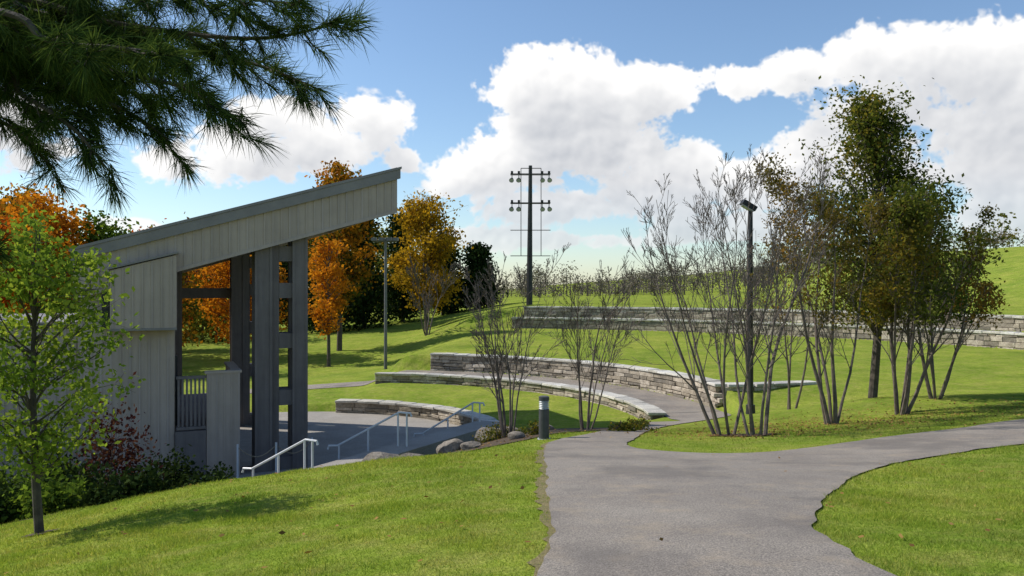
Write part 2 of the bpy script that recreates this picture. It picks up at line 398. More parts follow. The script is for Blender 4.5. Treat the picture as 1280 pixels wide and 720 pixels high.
for p_ in (rp0, rp1, rp2):
    mb.tube([p_, p_+[0, 0, 1.0]], .03, 8); mb.tube([p_, p_+[0, 0, .03]], .13, 12)
for a_, b_ in ((rp0, rp1), (rp1, rp2)):
    t_ = np.linspace(0, 1, 12)[:, None]; mb.tube(a_*(1-t_)+b_*t_+np.array([0, 0, .92])-np.array([0, 0, 1.])*np.sin(t_*np.pi)*.3, .016, 6, 1)
mb.build('rope_barrier', [m_rail, m_rope])
# ------------------------------------------------------------------ stage building
tip = np.array([-3.6, 25.0]); Aa = np.array([.916, .402]); Bb = np.array([-.402, .916])
AX = np.array([[Aa[0], Aa[1], 0], [Bb[0], Bb[1], 0], [0, 0, 1]])
def loc(a, b, z): p_ = tip+a*Aa+b*Bb; return np.array([p_[0], p_[1], z])
def lbox(mb, a0, a1, b0, b1, z0, z1, mat=0, rnd=.5):
    mb.box(loc((a0+a1)/2, (b0+b1)/2, (z0+z1)/2), [a1-a0, b1-b0, z1-z0], AX, mat, 0, rnd)
def rz(a): return 5.35+.30*a
def slope(mb, a0, a1, b0, b1, d0, d1, mat=0, rnd=.5):
    v = [loc(a0, b0, rz(a0)-d1), loc(a1, b0, rz(a1)-d1), loc(a1, b1, rz(a1)-d1), loc(a0, b1, rz(a0)-d1),
         loc(a0, b0, rz(a0)-d0), loc(a1, b0, rz(a1)-d0), loc(a1, b1, rz(a1)-d0), loc(a0, b1, rz(a0)-d0)]
    mb.hexa(v, mat, rnd)
parts = []
mb = MB()
slope(mb, -9.0, .12, -.14, 10.2, 0, .07, 0)
for b_ in np.arange(.3, 10, .5): slope(mb, -9.0, .1, b_, b_+.04, -.04, -.002, 0)
slope(mb, -8.95, .09, -.11, -.02, .074, .36, 0)
slope(mb, -8.95, .09, 10.02, 10.12, .074, .36, 0)
parts.append(mb.build('roof', [m_roof]))
mb = MB()
slope(mb, -8.9, 0, 0, .16, .075, 1.37, 0); slope(mb, -8.9, 0, 9.84, 10, .075, 1.37, 0)
slope(mb, -.16, .04, .162, 9.838, .08, 1.35, 0)
for a_ in np.arange(-8.8, .0, .24):
    slope(mb, a_, a_+.045, -.022, -.001, .365, 1.365, 0, rng.random())
    slope(mb, a_, a_+.045, 10.001, 10.02, .365, 1.365, 0, rng.random())
for b_ in np.arange(.2, 9.8, .24):
    mb.box(loc(.05, b_, 5.35-.72), [.022, .045, 1.2], AX, 0, 0, .5)
slope(mb, -8.9, .0, -.035, -.002, 1.30, 1.40, 0, .2)
parts.append(mb.build('fascia', [m_side]))
mb = MB()
slope(mb, -8.7, -.2, .17, 9.83, .6, .7, 0)
for b_ in np.arange(.9, 9.5, 1.2): slope(mb, -8.7, -.2, b_, b_+.16, .71, 1.15, 0)
parts.append(mb.build('soffit', [m_soff]))
mb = MB()
def sidewall(a0, a1, b0, b1, z0, ztop):
    v = [loc(a0, b0, z0), loc(a1, b0, z0), loc(a1, b1, z0), loc(a0, b1, z0), loc(a0, b0, ztop(a0)), loc(a1, b0, ztop(a1)), loc(a1, b1, ztop(a1)), loc(a0, b1, ztop(a0))]
    mb.hexa(v, 0, .5)
    for a_ in np.arange(a0+.05, a1-.05, .24):
        zt = ztop(a_)
        mb.box(loc(a_+.02, b0-.011, (z0+zt)/2), [.045, .02, zt-z0-.02], AX, 0, 0, rng.random())
    for b_ in np.arange(b0+.1, b1-.05, .24):
        mb.box(loc(a1+.011, b_, (z0+ztop(a1))/2), [.02, .045, ztop(a1)-z0-.04], AX, 0, 0, rng.random())
sidewall(-8.8, -6.4, .2, 9.7, -4.2, lambda a: rz(a)-1.0)
sidewall(-8.0, -6.36, -.35, .17, .5, lambda a: 2.5+.27*(a+6.4))
sidewall(-20, -8.82, .5, 9.0, -4.4, lambda a: .55)
parts.append(mb.build('walls', [m_side]))
mb = MB()
lbox(mb, -20.1, -8.83, .4, 9.1, .552, .68, 0)
mb.hexa([loc(-8.05, -.42, 2.09), loc(-6.3, -.42, 2.56), loc(-6.3, .16, 2.56), loc(-8.05, .16, 2.09), loc(-8.05, -.42, 2.14), loc(-6.3, -.42, 2.61), loc(-6.3, .16, 2.61), loc(-8.05, .16, 2.14)], 0)
lbox(mb, -8.02, -6.34, -.38, .16, .44, .498, 0)
lbox(mb, -8.22, -8.03, .05, .195, .5, 1.9, 1)
lbox(mb, -6.39, -6.3, 1.2, 2.2, -2.5, -.4, 1)
parts.append(mb.build('trim_and_window', [m_roof, m_dark]))
mb = MB()
def pylon(a0, a1, b0, b1):
    zb = -3.95
    w_ = (a1-a0)
    for (x0, x1) in [(a0, a0+.30*w_), (a1-.27*w_, a1)]:
        for (y0, y1) in [(b0, b0+.34), (b1-.34, b1)]:
            zt = rz((x0+x1)/2)-1.2
            lbox(mb, x0, x1, y0, y1, zb, zt, 0)
            lbox(mb, x0-.025, x0+.05, y0-.025, y0-.002, zb, zt-.1, 0); lbox(mb, x1-.05, x1+.025, y0-.025, y0-.002, zb, zt-.1, 0)
    lbox(mb, a0+.301*w_, a0+.46*w_, b0+.12, b1-.12, zb, rz(a0)-1.1, 0)
    for z_ in (-3.9, -1.9, -.2, 1.3, 2.4):
        if z_ < rz(a0)-1.4:
            lbox(mb, a0+.462*w_, a1-.272*w_, b0+.1, b1-.1, z_, z_+.45, 0)
pylon(-4.2, -2.73, .18, 1.3); pylon(-4.2, -2.73, 8.7, 9.8)
lbox(mb, -6.38, -6.0, 9.0, 9.6, -3.9, rz(-6.4)-1.0, 0)
lbox(mb, -6.35, -4.22, 9.2, 9.5, 1.2, 1.6, 0)
parts.append(mb.build('pylons', [m_side2]))
mb = MB()
lbox(mb, -6.38, -4.85, .3, 8.6, -4.0, -2.45, 1)
lbox(mb, -5.55, -4.65, .05, .29, -4.0, -.85, 0); lbox(mb, -4.84, -4.65, .291, 3.0, -4.0, -.85, 0)
lbox(mb, -5.6, -4.6, .02, .32, -.848, -.78, 0); lbox(mb, -4.88, -4.6, .322, 3.04, -.848, -.78, 0)
for a_ in np.arange(-5.5, -4.65, .2): lbox(mb, a_, a_+.04, .03, .048, -4, -.86, 0, rng.random())
for b_ in np.arange(.4, 3, .2): lbox(mb, -4.648, -4.63, b_, b_+.04, -4, -.86, 0, rng.random())
lbox(mb, -6.35, -5.56, .1, .2, -.98, -.9, 1); lbox(mb, -6.35, -5.56, .1, .2, -2.42, -2.34, 1)
for a_ in np.arange(-6.32, -5.6, .11): lbox(mb, a_, a_+.055, .12, .18, -2.33, -.99, 1)
lbox(mb, -6.38, -5.56, .08, .28, -4.0, -2.46, 1)
parts.append(mb.build('platform', [m_side, m_side2]))
parent_empty('stage_building', parts, tuple(loc(-5, 4, -3.85)))
# ------------------------------------------------------------------ lamp poles
def flood(mb, p_, s=.35, d=(0, -1, -.4), mat=0):
    d = np.array(d, float); d /= np.linalg.norm(d)
    mb.tube([p_, p_+d*s*.5, p_+d*s], [s*.3, s*.5, s*.62], 10, mat)
    mb.tube([p_+d*s*1.001, p_+d*s*1.03], [s*.55, s*.55], 10, 1)
b0 = np.array([1.75, 76.0]); zb = h1(*b0); mb = MB()
zt = EYE+.153*76
mb.tube([(b0[0]-.1, b0[1], zb-.2), (b0[0], b0[1], zt)], [.3, .17], 10)
for zz, w in ((EYE+.142*76, 1.9), (EYE+.106*76, 1.9)):
    for dy in (-.35, .35):
        mb.tube([(b0[0]-w, b0[1]+dy, zz), (b0[0]+w, b0[1]+dy, zz)], .05, 6)
    for dx in (-1.75, -1.1, 1.1, 1.75):
        mb.tube([(b0[0]+dx, b0[1]-.45, zz), (b0[0]+dx, b0[1]-.45, zz-.45)], .04, 6)
        flood(mb, np.array([b0[0]+dx, b0[1]-.35, zz-.45]), .38, (.1*dx, -1, -.7))
        mb.box((b0[0]+dx, b0[1]-.4, zz+.12), (.22, .3, .25))
for dx in (-.9, 1.0):
    mb.tube([(b0[0]+dx, b0[1]-.3, zt-.3), (b0[0]+dx, b0[1]-.3, EYE+.04*76)], .035, 6)
mb.tube([(b0[0]-.9, b0[1]-.3, zt-.3), (b0[0]+1, b0[1]-.3, zt-.3)], .04, 6)
for zz in (EYE+.072*76, EYE+.04*76):
    mb.tube([(b0[0]-1.9, b0[1]-.3, zz), (b0[0]+1.9, b0[1]-.3, zz)], .04, 6)
mb.build('lighting_tower', [m_dark, m_glass])
p0 = np.array([-7.9, 50.0]); zb = h1(*p0); mb = MB(); zt = EYE+.058*50
mb.tube([(p0[0], p0[1], zb-.1), (p0[0], p0[1], zt+.2)], [.11, .08], 8)
mb.tube([(p0[0]-.8, p0[1], zt), (p0[0]+.7, p0[1], zt)], .05, 6)
for dx in (-.7, -.25, .25, .65):
    mb.box((p0[0]+dx, p0[1]-.1, zt+.14), (.3, .45, .2))
mb.build('lamp_pole', [m_pole, m_glass])
p0 = np.array([7.9, 26.5]); zb = h1(*p0); mb = MB(); zt = EYE+.098*26.5
mb.tube([(p0[0], p0[1], zb-.1), (p0[0], p0[1], zt)], [.1, .075], 10)
mb.tube([(p0[0], p0[1], zb), (p0[0], p0[1], zb+.3)], [.16, .15], 10)
TX = np.array([[.85, 0, -.52], [0, 1, 0], [.52, 0, .85]])
mb.box((p0[0]-.1, p0[1]-.1, zt+.12), (.5, .42, .16), TX, 0)
mb.box((p0[0]-.14, p0[1]-.1, zt+.03), (.42, .34, .03), TX, 1)
mb.tube([(p0[0], p0[1], zt-.05), (p0[0]-.05, p0[1]-.08, zt+.15)], .04, 6)
mb.build('floodlight_pole', [m_dark, m_glass])
q = G(680, 549); mb = MB(); z0 = q[2]
hb = .054*q[1]
mb.tube([(q[0], q[1], z0-.1), (q[0], q[1], z0+hb*.70)], .11, 20)
mb.tube([(q[0], q[1], z0+hb*.7), (q[0], q[1], z0+hb*.9)], .075, 16, 1)
for i in range(5):
    zz = z0+hb*(.70+.04*i)+.01
    mb.tube([(q[0], q[1], zz), (q[0], q[1], zz+.012)], [.112, .1], 20, 1)
mb.tube([(q[0], q[1], z0+hb*.9), (q[0], q[1], z0+hb*.985), (q[0], q[1], z0+hb)], [.112, .112, .08], 20)
mb.tube([(q[0], q[1], z0-.02), (q[0], q[1], z0+.02)], [.145, .14], 20, 1)
mb.build('bollard_light', [m_boll, m_galv], smooth=False)
# ------------------------------------------------------------------ rocks
import bmesh
bm = bmesh.new(); bmesh.ops.create_icosphere(bm, subdivisions=3, radius=1)
ICV = np.array([v.co[:] for v in bm.verts]); ICF = np.array([[v.index for v in f.verts] for f in bm.faces]); bm.free()
def rock(name, c, s):
    mb = MB(); V = ICV.copy()
    for _ in range(9):
        d = rng.normal(size=3); d /= np.linalg.norm(d); o_ = rng.uniform(.55, .85)
        t_ = V@d; V = V-np.where(t_ > o_, t_-o_, 0)[:, None]*d
    V += rng.normal(0, .012, V.shape)
    mb.add(V*np.array(s)+np.array(c), ICF, 0); return mb.build(name, [m_rock])
for (x, y, s) in [(-2.9,18.4,.5),(-2.2,18.0,.3),(-1.4,18.6,.36),(-.6,20.6,.5),(-.1,21.3,.42),(.8,21.9,.3),(-3.7,17.7,.3),(-.9,17.6,.2),(.1,18.1,.2),(-3.4,18.3,.32)]:
    rock('boulder', (x, y, h1(x, y)+.08), (s*rng.uniform(.9, 1.4), s*rng.uniform(.7, 1), s*rng.uniform(.5, .75)))
# ------------------------------------------------------------------ foliage helpers
def leaves(mb, cen, size, mat=1, rnd=None, flat=False):
    cen = np.asarray(cen); m = len(cen)
    a = rng.normal(size=(m, 3))
    if flat: a[:, 2] *= .12
    a /= np.linalg.norm(a, axis=1)[:, None]
    b_ = rng.normal(size=(m, 3))
    if flat: b_[:, 2] *= .12
    b_ -= (b_*a).sum(1)[:, None]*a; b_ /= np.linalg.norm(b_, axis=1)[:, None]
    s_ = size*rng.uniform(.6, 1.3, m)[:, None]
    v = np.stack([cen-a*s_*.6, cen+b_*s_*.36, cen+a*s_*.6, cen-b_*s_*.36], 1).reshape(-1, 3)
    f = np.arange(m*4).reshape(m, 4)
    if rnd is None: rnd = rng.random(m)
    mb.add(v, f, mat, np.repeat(np.clip(rnd, 0, 1), 4))
def curve(p0, p1, bend, k=6):
    t_ = np.linspace(0, 1, k)[:, None]
    return p0*(1-t_)+p1*t_+np.sin(t_*np.pi)*bend
def leafy(name, base, h, cr, c0, nl, leafsize, mats, nleaf, trunk_r=.12, shape='oval', k=6, clus=.16, lean=(0, 0)):
    mb = MB(); base = np.asarray(base, float)
    top = base+np.array([lean[0], lean[1], h*.93])
    tp = curve(base-np.array([0, 0, .1]), top, np.array([rng.normal(0, .02*h), rng.normal(0, .02*h), 0]), 12)
    mb.tube(tp, trunk_r*(1-np.linspace(0, 1, 12))**.8+.008*h/5, k+2, 0)
    fr = np.linspace(0, 1, 12)
    cenl = []; rn = []
    for i in range(nl):
        f = c0+(1-c0)*rng.random()**.9
        tt_ = (f-c0)/(1-c0)
        if shape == 'oval': prof = math.sin(math.pi*(.12+.83*tt_))**.7
        elif shape == 'cone': prof = (1-tt_)*.95+.05
        elif shape == 'spire': prof = min(1, (1-tt_)*1.5)**.8*min(1, .45+tt_*2)
        az = rng.uniform(0, 2*math.pi); rr = cr*prof*rng.uniform(.45, 1.15)
        st = np.array([np.interp(max(f-.16, c0*.7), fr, tp[:, j]) for j in range(3)])
        ax_ = np.array([np.interp(f, fr, tp[:, j]) for j in range(3)])
        en = ax_+np.array([math.cos(az)*rr, math.sin(az)*rr, rng.uniform(0, .05)*h])
        ln = np.linalg.norm(en-st)
        pl = curve(st, en, np.array([0, 0, ln*.08])+rng.normal(0, .05*ln, 3), 6)
        mb.tube(pl, np.linspace(trunk_r*.3, trunk_r*.05, 6), 4, 0, cap=False)
        cr_ = rng.random()
        for j in range(5):
            q_ = pl[rng.integers(2, 6)]
            e2 = q_+rng.normal(0, 1, 3)*cr*.2*np.array([1, 1, .7])
            mb.tube([q_, (q_+e2)/2+rng.normal(0, .02, 3)*cr, e2], [trunk_r*.09, trunk_r*.06, trunk_r*.03], 3, 0, cap=False)
            m = int(nleaf/(nl*5)*rng.uniform(.5, 1.5))
            w_ = rng.random((m, 1))
            cenl.append(q_*(1-w_)+e2*w_+rng.normal(0, 1, (m, 3))*cr*clus*np.array([1, 1, .75]))
            rn.append(np.clip(cr_*.55+rng.random(m)*.45, 0, 1))
    leaves(mb, np.concatenate(cenl), leafsize, 1, np.concatenate(rn))
    return mb.build(name, mats, origin=base)
def multistem(name, base, h, spread, nst, seed, mats, nleaf=0, leafsize=.06, zmin=.3, r0=.05, lv3=3, minr=.0055, lean=(0, 0), leafr=.11, side=9, rad0=.12):
    global rng
    keep = rng; rng = np.random.default_rng(seed)
    mb = MB(); base = np.asarray(base, float); tips = []
    def grow(p, d, ln, r, lev):
        k = 9 if lev == 0 else (6 if lev == 1 else 4)
        pts = [p.copy()]; dd = d.copy(); st = ln/(k-1)
        for i in range(k-1):
            dd = dd+rng.normal(0, .06+.03*lev, 3); dd[2] += .05+.03*lev; dd /= np.linalg.norm(dd)
            pts.append(pts[-1]+dd*st)
        pts = np.array(pts)
        rad = np.maximum(r*(1-np.linspace(0, 1, k))**.85, minr)
        mb.tube(pts, rad, 7 if lev == 0 else (4 if lev == 1 else 3), 0, cap=False)
        if lev >= 1: tips.append(pts[1:])
        if lev >= 3: return
        nc = [side, 6, lv3][lev]
        for c_ in range(nc):
            t_ = rng.uniform(.22 if lev == 0 else .15, .97)
            i = t_*(k-1); j = int(i); q_ = pts[j]+(pts[min(j+1, k-1)]-pts[j])*(i-j)
            dr = pts[min(j+1, k-1)]-pts[j]; nr = np.linalg.norm(dr)
            if nr < 1e-6: continue
            dr = dr/nr
            pr = np.cross(dr, rng.normal(size=3)); pr /= np.linalg.norm(pr)
            an = math.radians(rng.uniform(20, 42))
            nd = dr*math.cos(an)+pr*math.sin(an)
            l2 = ln*(.5 if lev == 0 else .55)*(1.05-t_*.65)*rng.uniform(.6, 1.1)
            grow(q_, nd, l2, max(np.interp(i, np.arange(k), rad)*.5, minr), lev+1)
    for s_ in range(nst):
        az = 2*math.pi*(s_+rng.uniform(-.3, .3))/nst
        ln_ = rng.uniform(.35, 1.0)*spread/h
        d = np.array([math.cos(az)*ln_+lean[0], math.sin(az)*ln_+lean[1], 1.]); d /= np.linalg.norm(d)
        p = base+np.array([math.cos(az)*rad0, math.sin(az)*rad0, -.08])
        grow(p, d, h*rng.uniform(.82, 1.03), r0*rng.uniform(.7, 1.1), 0)
    if nleaf:
        T = np.concatenate(tips); T = T[T[:, 2] > base[2]+h*zmin]
        T = T[rng.random(len(T)) < .6]
        ii = rng.integers(0, len(T), nleaf)
        cen = T[ii]+rng.normal(0, leafr, (nleaf, 3))
        rn = np.clip((np.sin(T[ii, 0]*2.1)+np.sin(T[ii, 1]*1.7+T[ii, 2]*2.3))*.18+.3+rng.random(nleaf)*.4, 0, 1)
        leaves(mb, cen, leafsize, 1, rn)
    o_ = mb.build(name, mats, origin=base)
    rng = keep; return o_
l_green = leafmat('leaf_green', [(.035, .065, .012), (.07, .12, .02), (.14, .2, .03)], .5)
l_bright = leafmat('leaf_bright', [(.07, .12, .02), (.16, .235, .035), (.3, .35, .06)], .5)
l_brown = leafmat('leaf_brown', [(.05, .06, .016), (.11, .1, .025), (.19, .13, .03), (.3, .16, .035)], .45)
l_dkgrn = leafmat('leaf_olive', [(.035, .055, .014), (.075, .1, .02), (.14, .145, .03), (.26, .18, .03)], .45)
l_orange = leafmat('leaf_orange', [(.24, .08, .01), (.5, .18, .015), (.64, .29, .025)], .45)
l_yellow = leafmat('leaf_yellow', [(.1, .09, .012), (.34, .2, .018), (.58, .34, .025)], .45)
l_mix = leafmat('leaf_mix', [(.03, .05, .01), (.1, .1, .015), (.42, .16, .015), (.57, .24, .02)], .4)
l_red = leafmat('leaf_red', [(.2, .03, .01), (.42, .09, .014), (.55, .19, .02)], .45)
l_ever = leafmat('leaf_evergreen', [(.012, .022, .008), (.022, .04, .012), (.045, .065, .018)], .15)
l_purple = leafmat('leaf_purple', [(.03, .01, .012), (.06, .02, .02), (.09, .045, .028)], .35)
l_pine = leafmat('pine_needle', [(.02, .042, .015), (.04, .075, .022), (.1, .14, .04)], .35)
l_fallen = leafmat('fallen_leaf', [(.13, .075, .03), (.26, .15, .05), (.34, .22, .08)], .1)
l_twig = leafmat('twig_haze', [(.12, .105, .09), (.17, .15, .12), (.23, .2, .155)], .15)
def gb(x, y): return np.array([x, y, h1(x, y)])
q = G(50, 668)
leafy('young_tree', q, .41*q[1], 1.05, .27, 52, .068, [m_bark, l_bright], 6500, .05, shape='oval', clus=.11)
multistem('bare_tree', gb(-.1, 20), 4.7, 1.0, 6, 11, [m_barkb], r0=.034, side=9, lv3=4)
multistem('bare_tree', gb(2.0, 21.8), 4.6, 1.2, 5, 12, [m_barkb], r0=.034, side=9, lv3=4)
multistem('bare_tree', gb(4.85, 18.2), 5.9, 2.3, 6, 13, [m_barkb], r0=.048, lean=(-.12, 0), rad0=.2, minr=.0052, side=11, lv3=4)
multistem('bare_tree', gb(5.45, 17.8), 6.6, 1.7, 5, 14, [m_barkb], r0=.048, lean=(.0, 0), rad0=.2, minr=.0052, side=11, lv3=4)
multistem('autumn_tree', gb(8.0, 20), 6.2, 1.8, 5, 15, [m_barkb, l_brown], 7500, .07, .4, r0=.055, lean=(-.03, 0))
leafy('maple_tree', gb(10.9, 24.2), 9.6, 2.5, .3, 100, .105, [m_bark, l_dkgrn], 22000, .12, shape='spire', clus=.095)
multistem('autumn_tree', gb(10.3, 21.2), 5.7, 2.6, 6, 17, [m_barkb, l_dkgrn], 9500, .085, .42, r0=.06, lean=(.08, 0))
multistem('autumn_tree', gb(12.2, 23.0), 5.7, 2.8, 5, 28, [m_barkb, l_brown], 10500, .085, .4, r0=.06, lean=(.04, 0))
multistem('bare_tree', gb(8.9, 25.5), 6.6, 1.4, 3, 19, [m_barkb, l_brown], 900, .08, .5, r0=.055)
leafy('orange_tree', gb(-20.3, 60), 9.5, 3.2, .2, 60, .26, [m_bark, l_orange], 8000, .16, clus=.12)
leafy('orange_tree', gb(-12.6, 55), 9.3, 1.8, .3, 50, .2, [m_bark, l_orange], 3600, .12, clus=.12)
leafy('autumn_tree', gb(-13.6, 63), 15.0, 2.9, .25, 80, .28, [m_bark, l_mix], 11000, .2, clus=.12)
leafy('yellow_tree', gb(-8.0, 75), 12.8, 3.6, .22, 80, .27, [m_bark, l_yellow], 10500, .2, clus=.12)
leafy('orange_tree', gb(-23, 52), 9, 2.6, .2, 50, .25, [m_bark, l_mix], 5000, .14)
multistem('bare_tree', gb(-7.0, 66), 6.5, 3, 4, 31, [m_barkb], r0=.08, minr=.018)
for (x, y, h_, r_, m_) in [(-34, 58, 12.6, 3.6, l_orange), (-38.5, 62, 13.5, 3.6, l_mix), (-31, 60, 10.8, 3.2, l_green), (-42, 70, 14, 4, l_yellow), (-29, 66, 10.4, 3, l_red), (-35, 52, 11, 2.8, l_red), (-31.5, 54, 9.8, 2.6, l_orange)]:
    leafy('autumn_tree', gb(x, y), h_, r_, .2, 55, .3, [m_bark, m_], 7500, .18)
for (x, y, h_, r_) in [(-15.5, 84, 13, 3.2), (-12, 88, 12.5, 3.4), (-19, 82, 14, 3.4), (-4, 92, 7.5, 2.8), (-24, 88, 12, 3.5), (-8.0, 92, 10, 3.5)]:
    leafy('evergreen_tree', gb(x, y), h_, r_, .06, 70, .34, [m_bark, l_ever], 8000, .2, shape='cone')
def treeline(name, items, mats, nper, lsz):
    mb = MB()
    for (x, y, h_, r_) in items:
        z_ = h1(x, y); ncl = 12
        mb.tube([(x, y, z_), (x+rng.normal(0, .2), y, z_+h_*.8)], [.12, .05], 4, 0, cap=False)
        tone = rng.random()
        cc = []
        for _ in range(ncl):
            f = rng.uniform(.1, .9); rr = r_*math.sin(math.pi*(.15+.8*f))*rng.uniform(0, 1)
            az = rng.uniform(0, 6.28)
            cc.append([x+rr*math.cos(az), y+rr*math.sin(az), z_+h_*f])
        cc = np.array(cc); ii = rng.integers(0, ncl, nper)
        cen = cc[ii]+rng.normal(0, 1, (nper, 3))*np.array([r_*.3, r_*.3, h_*.09])
        leaves(mb, cen, lsz, 1, np.clip(tone*.7+rng.random(nper)*.3, 0, 1))
    return mb.build(name, mats)
it = []
while len(it) < 170:
    x, y = rng.uniform(-45, 66), rng.uniform(118, 165)
    hh_ = 2.2+2.2*abs(math.sin(x*.13+1))*rng.uniform(.6, 1.2)+rng.uniform(0, 1.2)
    it.append((x, y, hh_, rng.uniform(1.6, 3.2)))
treeline('distant_tree_line', it, [m_bark, l_twig], 280, .26)
it = [(rng.uniform(-110, -12), rng.uniform(98, 125), rng.uniform(8, 13), rng.uniform(3, 4.5)) for _ in range(70)]
treeline('distant_tree_line', it, [m_bark, l_dkgrn], 550, .5)
it = [(rng.uniform(-90, -24), rng.uniform(72, 96), rng.uniform(8, 12), rng.uniform(3, 4)) for _ in range(26)]
treeline('distant_tree_line', it, [m_bark, l_mix], 1000, .42)
it = [(rng.uniform(78, 150), rng.uniform(122, 150), rng.uniform(3, 4.5), rng.uniform(2.5, 4)) for _ in range(40)]
treeline('distant_tree_line', it, [m_bark, l_twig], 300, .3)
def shrub(name, x, y, r_, h_, mat, nleaf, ls):
    mb = MB(); b_ = gb(x, y)
    for i in range(16):
        az = rng.uniform(0, 6.28); e = b_+np.array([math.cos(az)*r_*.8*rng.random(), math.sin(az)*r_*.8*rng.random(), h_*rng.uniform(.5, 1)])
        mb.tube(curve(b_, e, rng.normal(0, .05, 3), 4), [.015, .012, .008, .004], 4, 0, cap=False)
    c_ = rng.normal(size=(26, 3)); c_ /= np.linalg.norm(c_, axis=1)[:, None]; c_ *= rng.uniform(.45, .95, (26, 1)); c_[:, 2] = abs(c_[:, 2])
    c_ = b_+c_*np.array([r_, r_, h_])
    ii = rng.integers(0, 26, nleaf)
    leaves(mb, c_[ii]+rng.normal(0, 1, (nleaf, 3))*np.array([r_, r_, h_])*.17, ls, 1)
    mb.build(name, [m_bark, mat])
for (x, y, r_, h_, m_) in [(-7.6,15.8,.9,.9,l_ever),(-8.8,16.2,1.0,1.1,l_ever),(-10.0,16.4,1.1,1.2,l_green),(-7.0,17.2,.8,.8,l_ever),(-8.0,17.6,.9,1.0,l_ever),(-9.2,18.2,1.2,2.3,l_purple),(-10.4,18.0,1.1,1.3,l_ever),(-11.6,16.5,1.2,1.3,l_green),(-6.9,14.4,.7,.6,l_ever),(-8.3,14.3,.8,.7,l_green),(-9.7,14.8,.9,.8,l_ever),(-7.4,19.6,.8,1.0,l_ever),(-8.6,19.8,.9,1.2,l_ever),(-9.4,13.6,.8,.7,l_ever),(-6.3,17.3,.7,.8,l_ever),(-6.2,15.6,.6,.5,l_ever)]:
    shrub('purple_shrub' if m_ is l_purple else 'shrub', x, y, r_, h_, m_, 2600, .09)
for (x, y, r_, h_) in [(-.3, 20.2, .55, .4), (.5, 18.9, .4, .3), (2.6, 19.3, .35, .25), (3.2, 20.2, .4, .3), (-.9, 23.8, .6, .5)]:
    shrub('shrub', x, y, r_, h_, l_dkgrn, 900, .05)
def blob(cx, cy, rx, ry, m=26):
    a = np.linspace(0, 2*np.pi, m, endpoint=False); k = 1+rng.normal(0, .1, m)
    return np.stack([cx+np.cos(a)*rx*k, cy+np.sin(a)*ry*k], -1)
sheet('mulch_bed', blob(5.15, 18.0, .8, .4), m_mulch, .02, .2)
sheet('mulch_bed', blob(q[0], q[1], .2, .18), m_mulch, .02, .1)
bed = catmull([(-.7,16.6),(.3,17.1),(.9,18.4),(2.2,19.4),(3.2,21.0),(3.0,22.8),(1.2,24.3),(.5,23.9),(-.5,21.5),(-2,19.5),(-4.2,17.9),(-5.2,17.2),(-3,16.6),(-.7,16.6)], 4)[:-1]
sheet('mulch_bed', bed, m_mulch, .02, .25)
sheet('mulch_bed', [(-5.9,14.2),(-5.8,16),(-6.4,19.5),(-8,20.5),(-14,18.5),(-14,13.2),(-8,12.9)], m_mulch, .02, .4)
# ------------------------------------------------------------------ grass blades
def scatter(x0, x1, y0, y1, dens):
    m = int((x1-x0)*(y1-y0)*dens)
    return np.stack([rng.uniform(x0, x1, m), rng.uniform(y0, y1, m)], -1)
P1 = scatter(-6.5, 8, 3.6, 8.5, 3400); P2 = scatter(-9, 13, 8.5, 13, 1300); P3 = scatter(-9, 16, 13, 21, 300)
pts = np.concatenate([P1, P2, P3])
u_ = pts[:, 0]/pts[:, 1]
pts = pts[np.abs(u_) < .8]
ins = inside(pts[:, 0], pts[:, 1], pathpoly)
ins |= inside(pts[:, 0], pts[:, 1], bed)
ins |= inside(pts[:, 0], pts[:, 1], vl) & (rng.random(len(pts)) < .6)
r_ = np.hypot(pts[:, 0]-C[0], pts[:, 1]-C[1]); ins |= r_ < 9.5
pts = pts[~ins]
m = len(pts); z = H(pts[:, 0], pts[:, 1])
dist = pts[:, 1]
base = np.column_stack([pts, z-.004])
az = rng.uniform(0, 2*np.pi, m)
clump = .75+.5*np.sin(pts[:, 0]*3.1+np.sin(pts[:, 1]*2.3)*2)*np.sin(pts[:, 1]*2.7+np.sin(pts[:, 0]*1.9)*2)
hh = rng.uniform(.018, .05, m)*(1+.2*(dist > 8.5))*clump.clip(.5, 1.3); ww = .0028+.0006*dist
side = np.stack([np.cos(az), np.sin(az), np.zeros(m)], -1)
ln = rng.normal(0, .6, (m, 2))*hh[:, None]
tipp = base+np.column_stack([ln, hh])
V = np.stack([base-side*ww[:, None]*.5, base+side*ww[:, None]*.5, tipp], 1).reshape(-1, 3)
mb = MB(); mb.add(V, np.arange(m*3).reshape(m, 3), 0, np.repeat(rng.random(m), 3))
mb.build('grass', [m_blade], origin=(0, 0, 0))
fl = np.concatenate([rng.normal((5.2, 18), (1.7, .9), (900, 2)), rng.normal((10, 20.8), (2.6, 1.3), (1900, 2)), rng.normal((8, 19.6), (1.6, .9), (900, 2)), rng.uniform((-6, 5), (7, 14), (240, 2)), rng.normal((.5, 18.5), (1.5, 1), (200, 2))])
fi = inside(fl[:, 0], fl[:, 1], pathpoly) & (rng.random(len(fl)) < .8)
fl = fl[~fi]
z = H(fl[:, 0], fl[:, 1])
mb = MB(); leaves(mb, np.column_stack([fl, z+.03]), .05, 0, flat=True)
mb.build('fallen_leaves', [l_fallen], origin=(0, 0, 0))
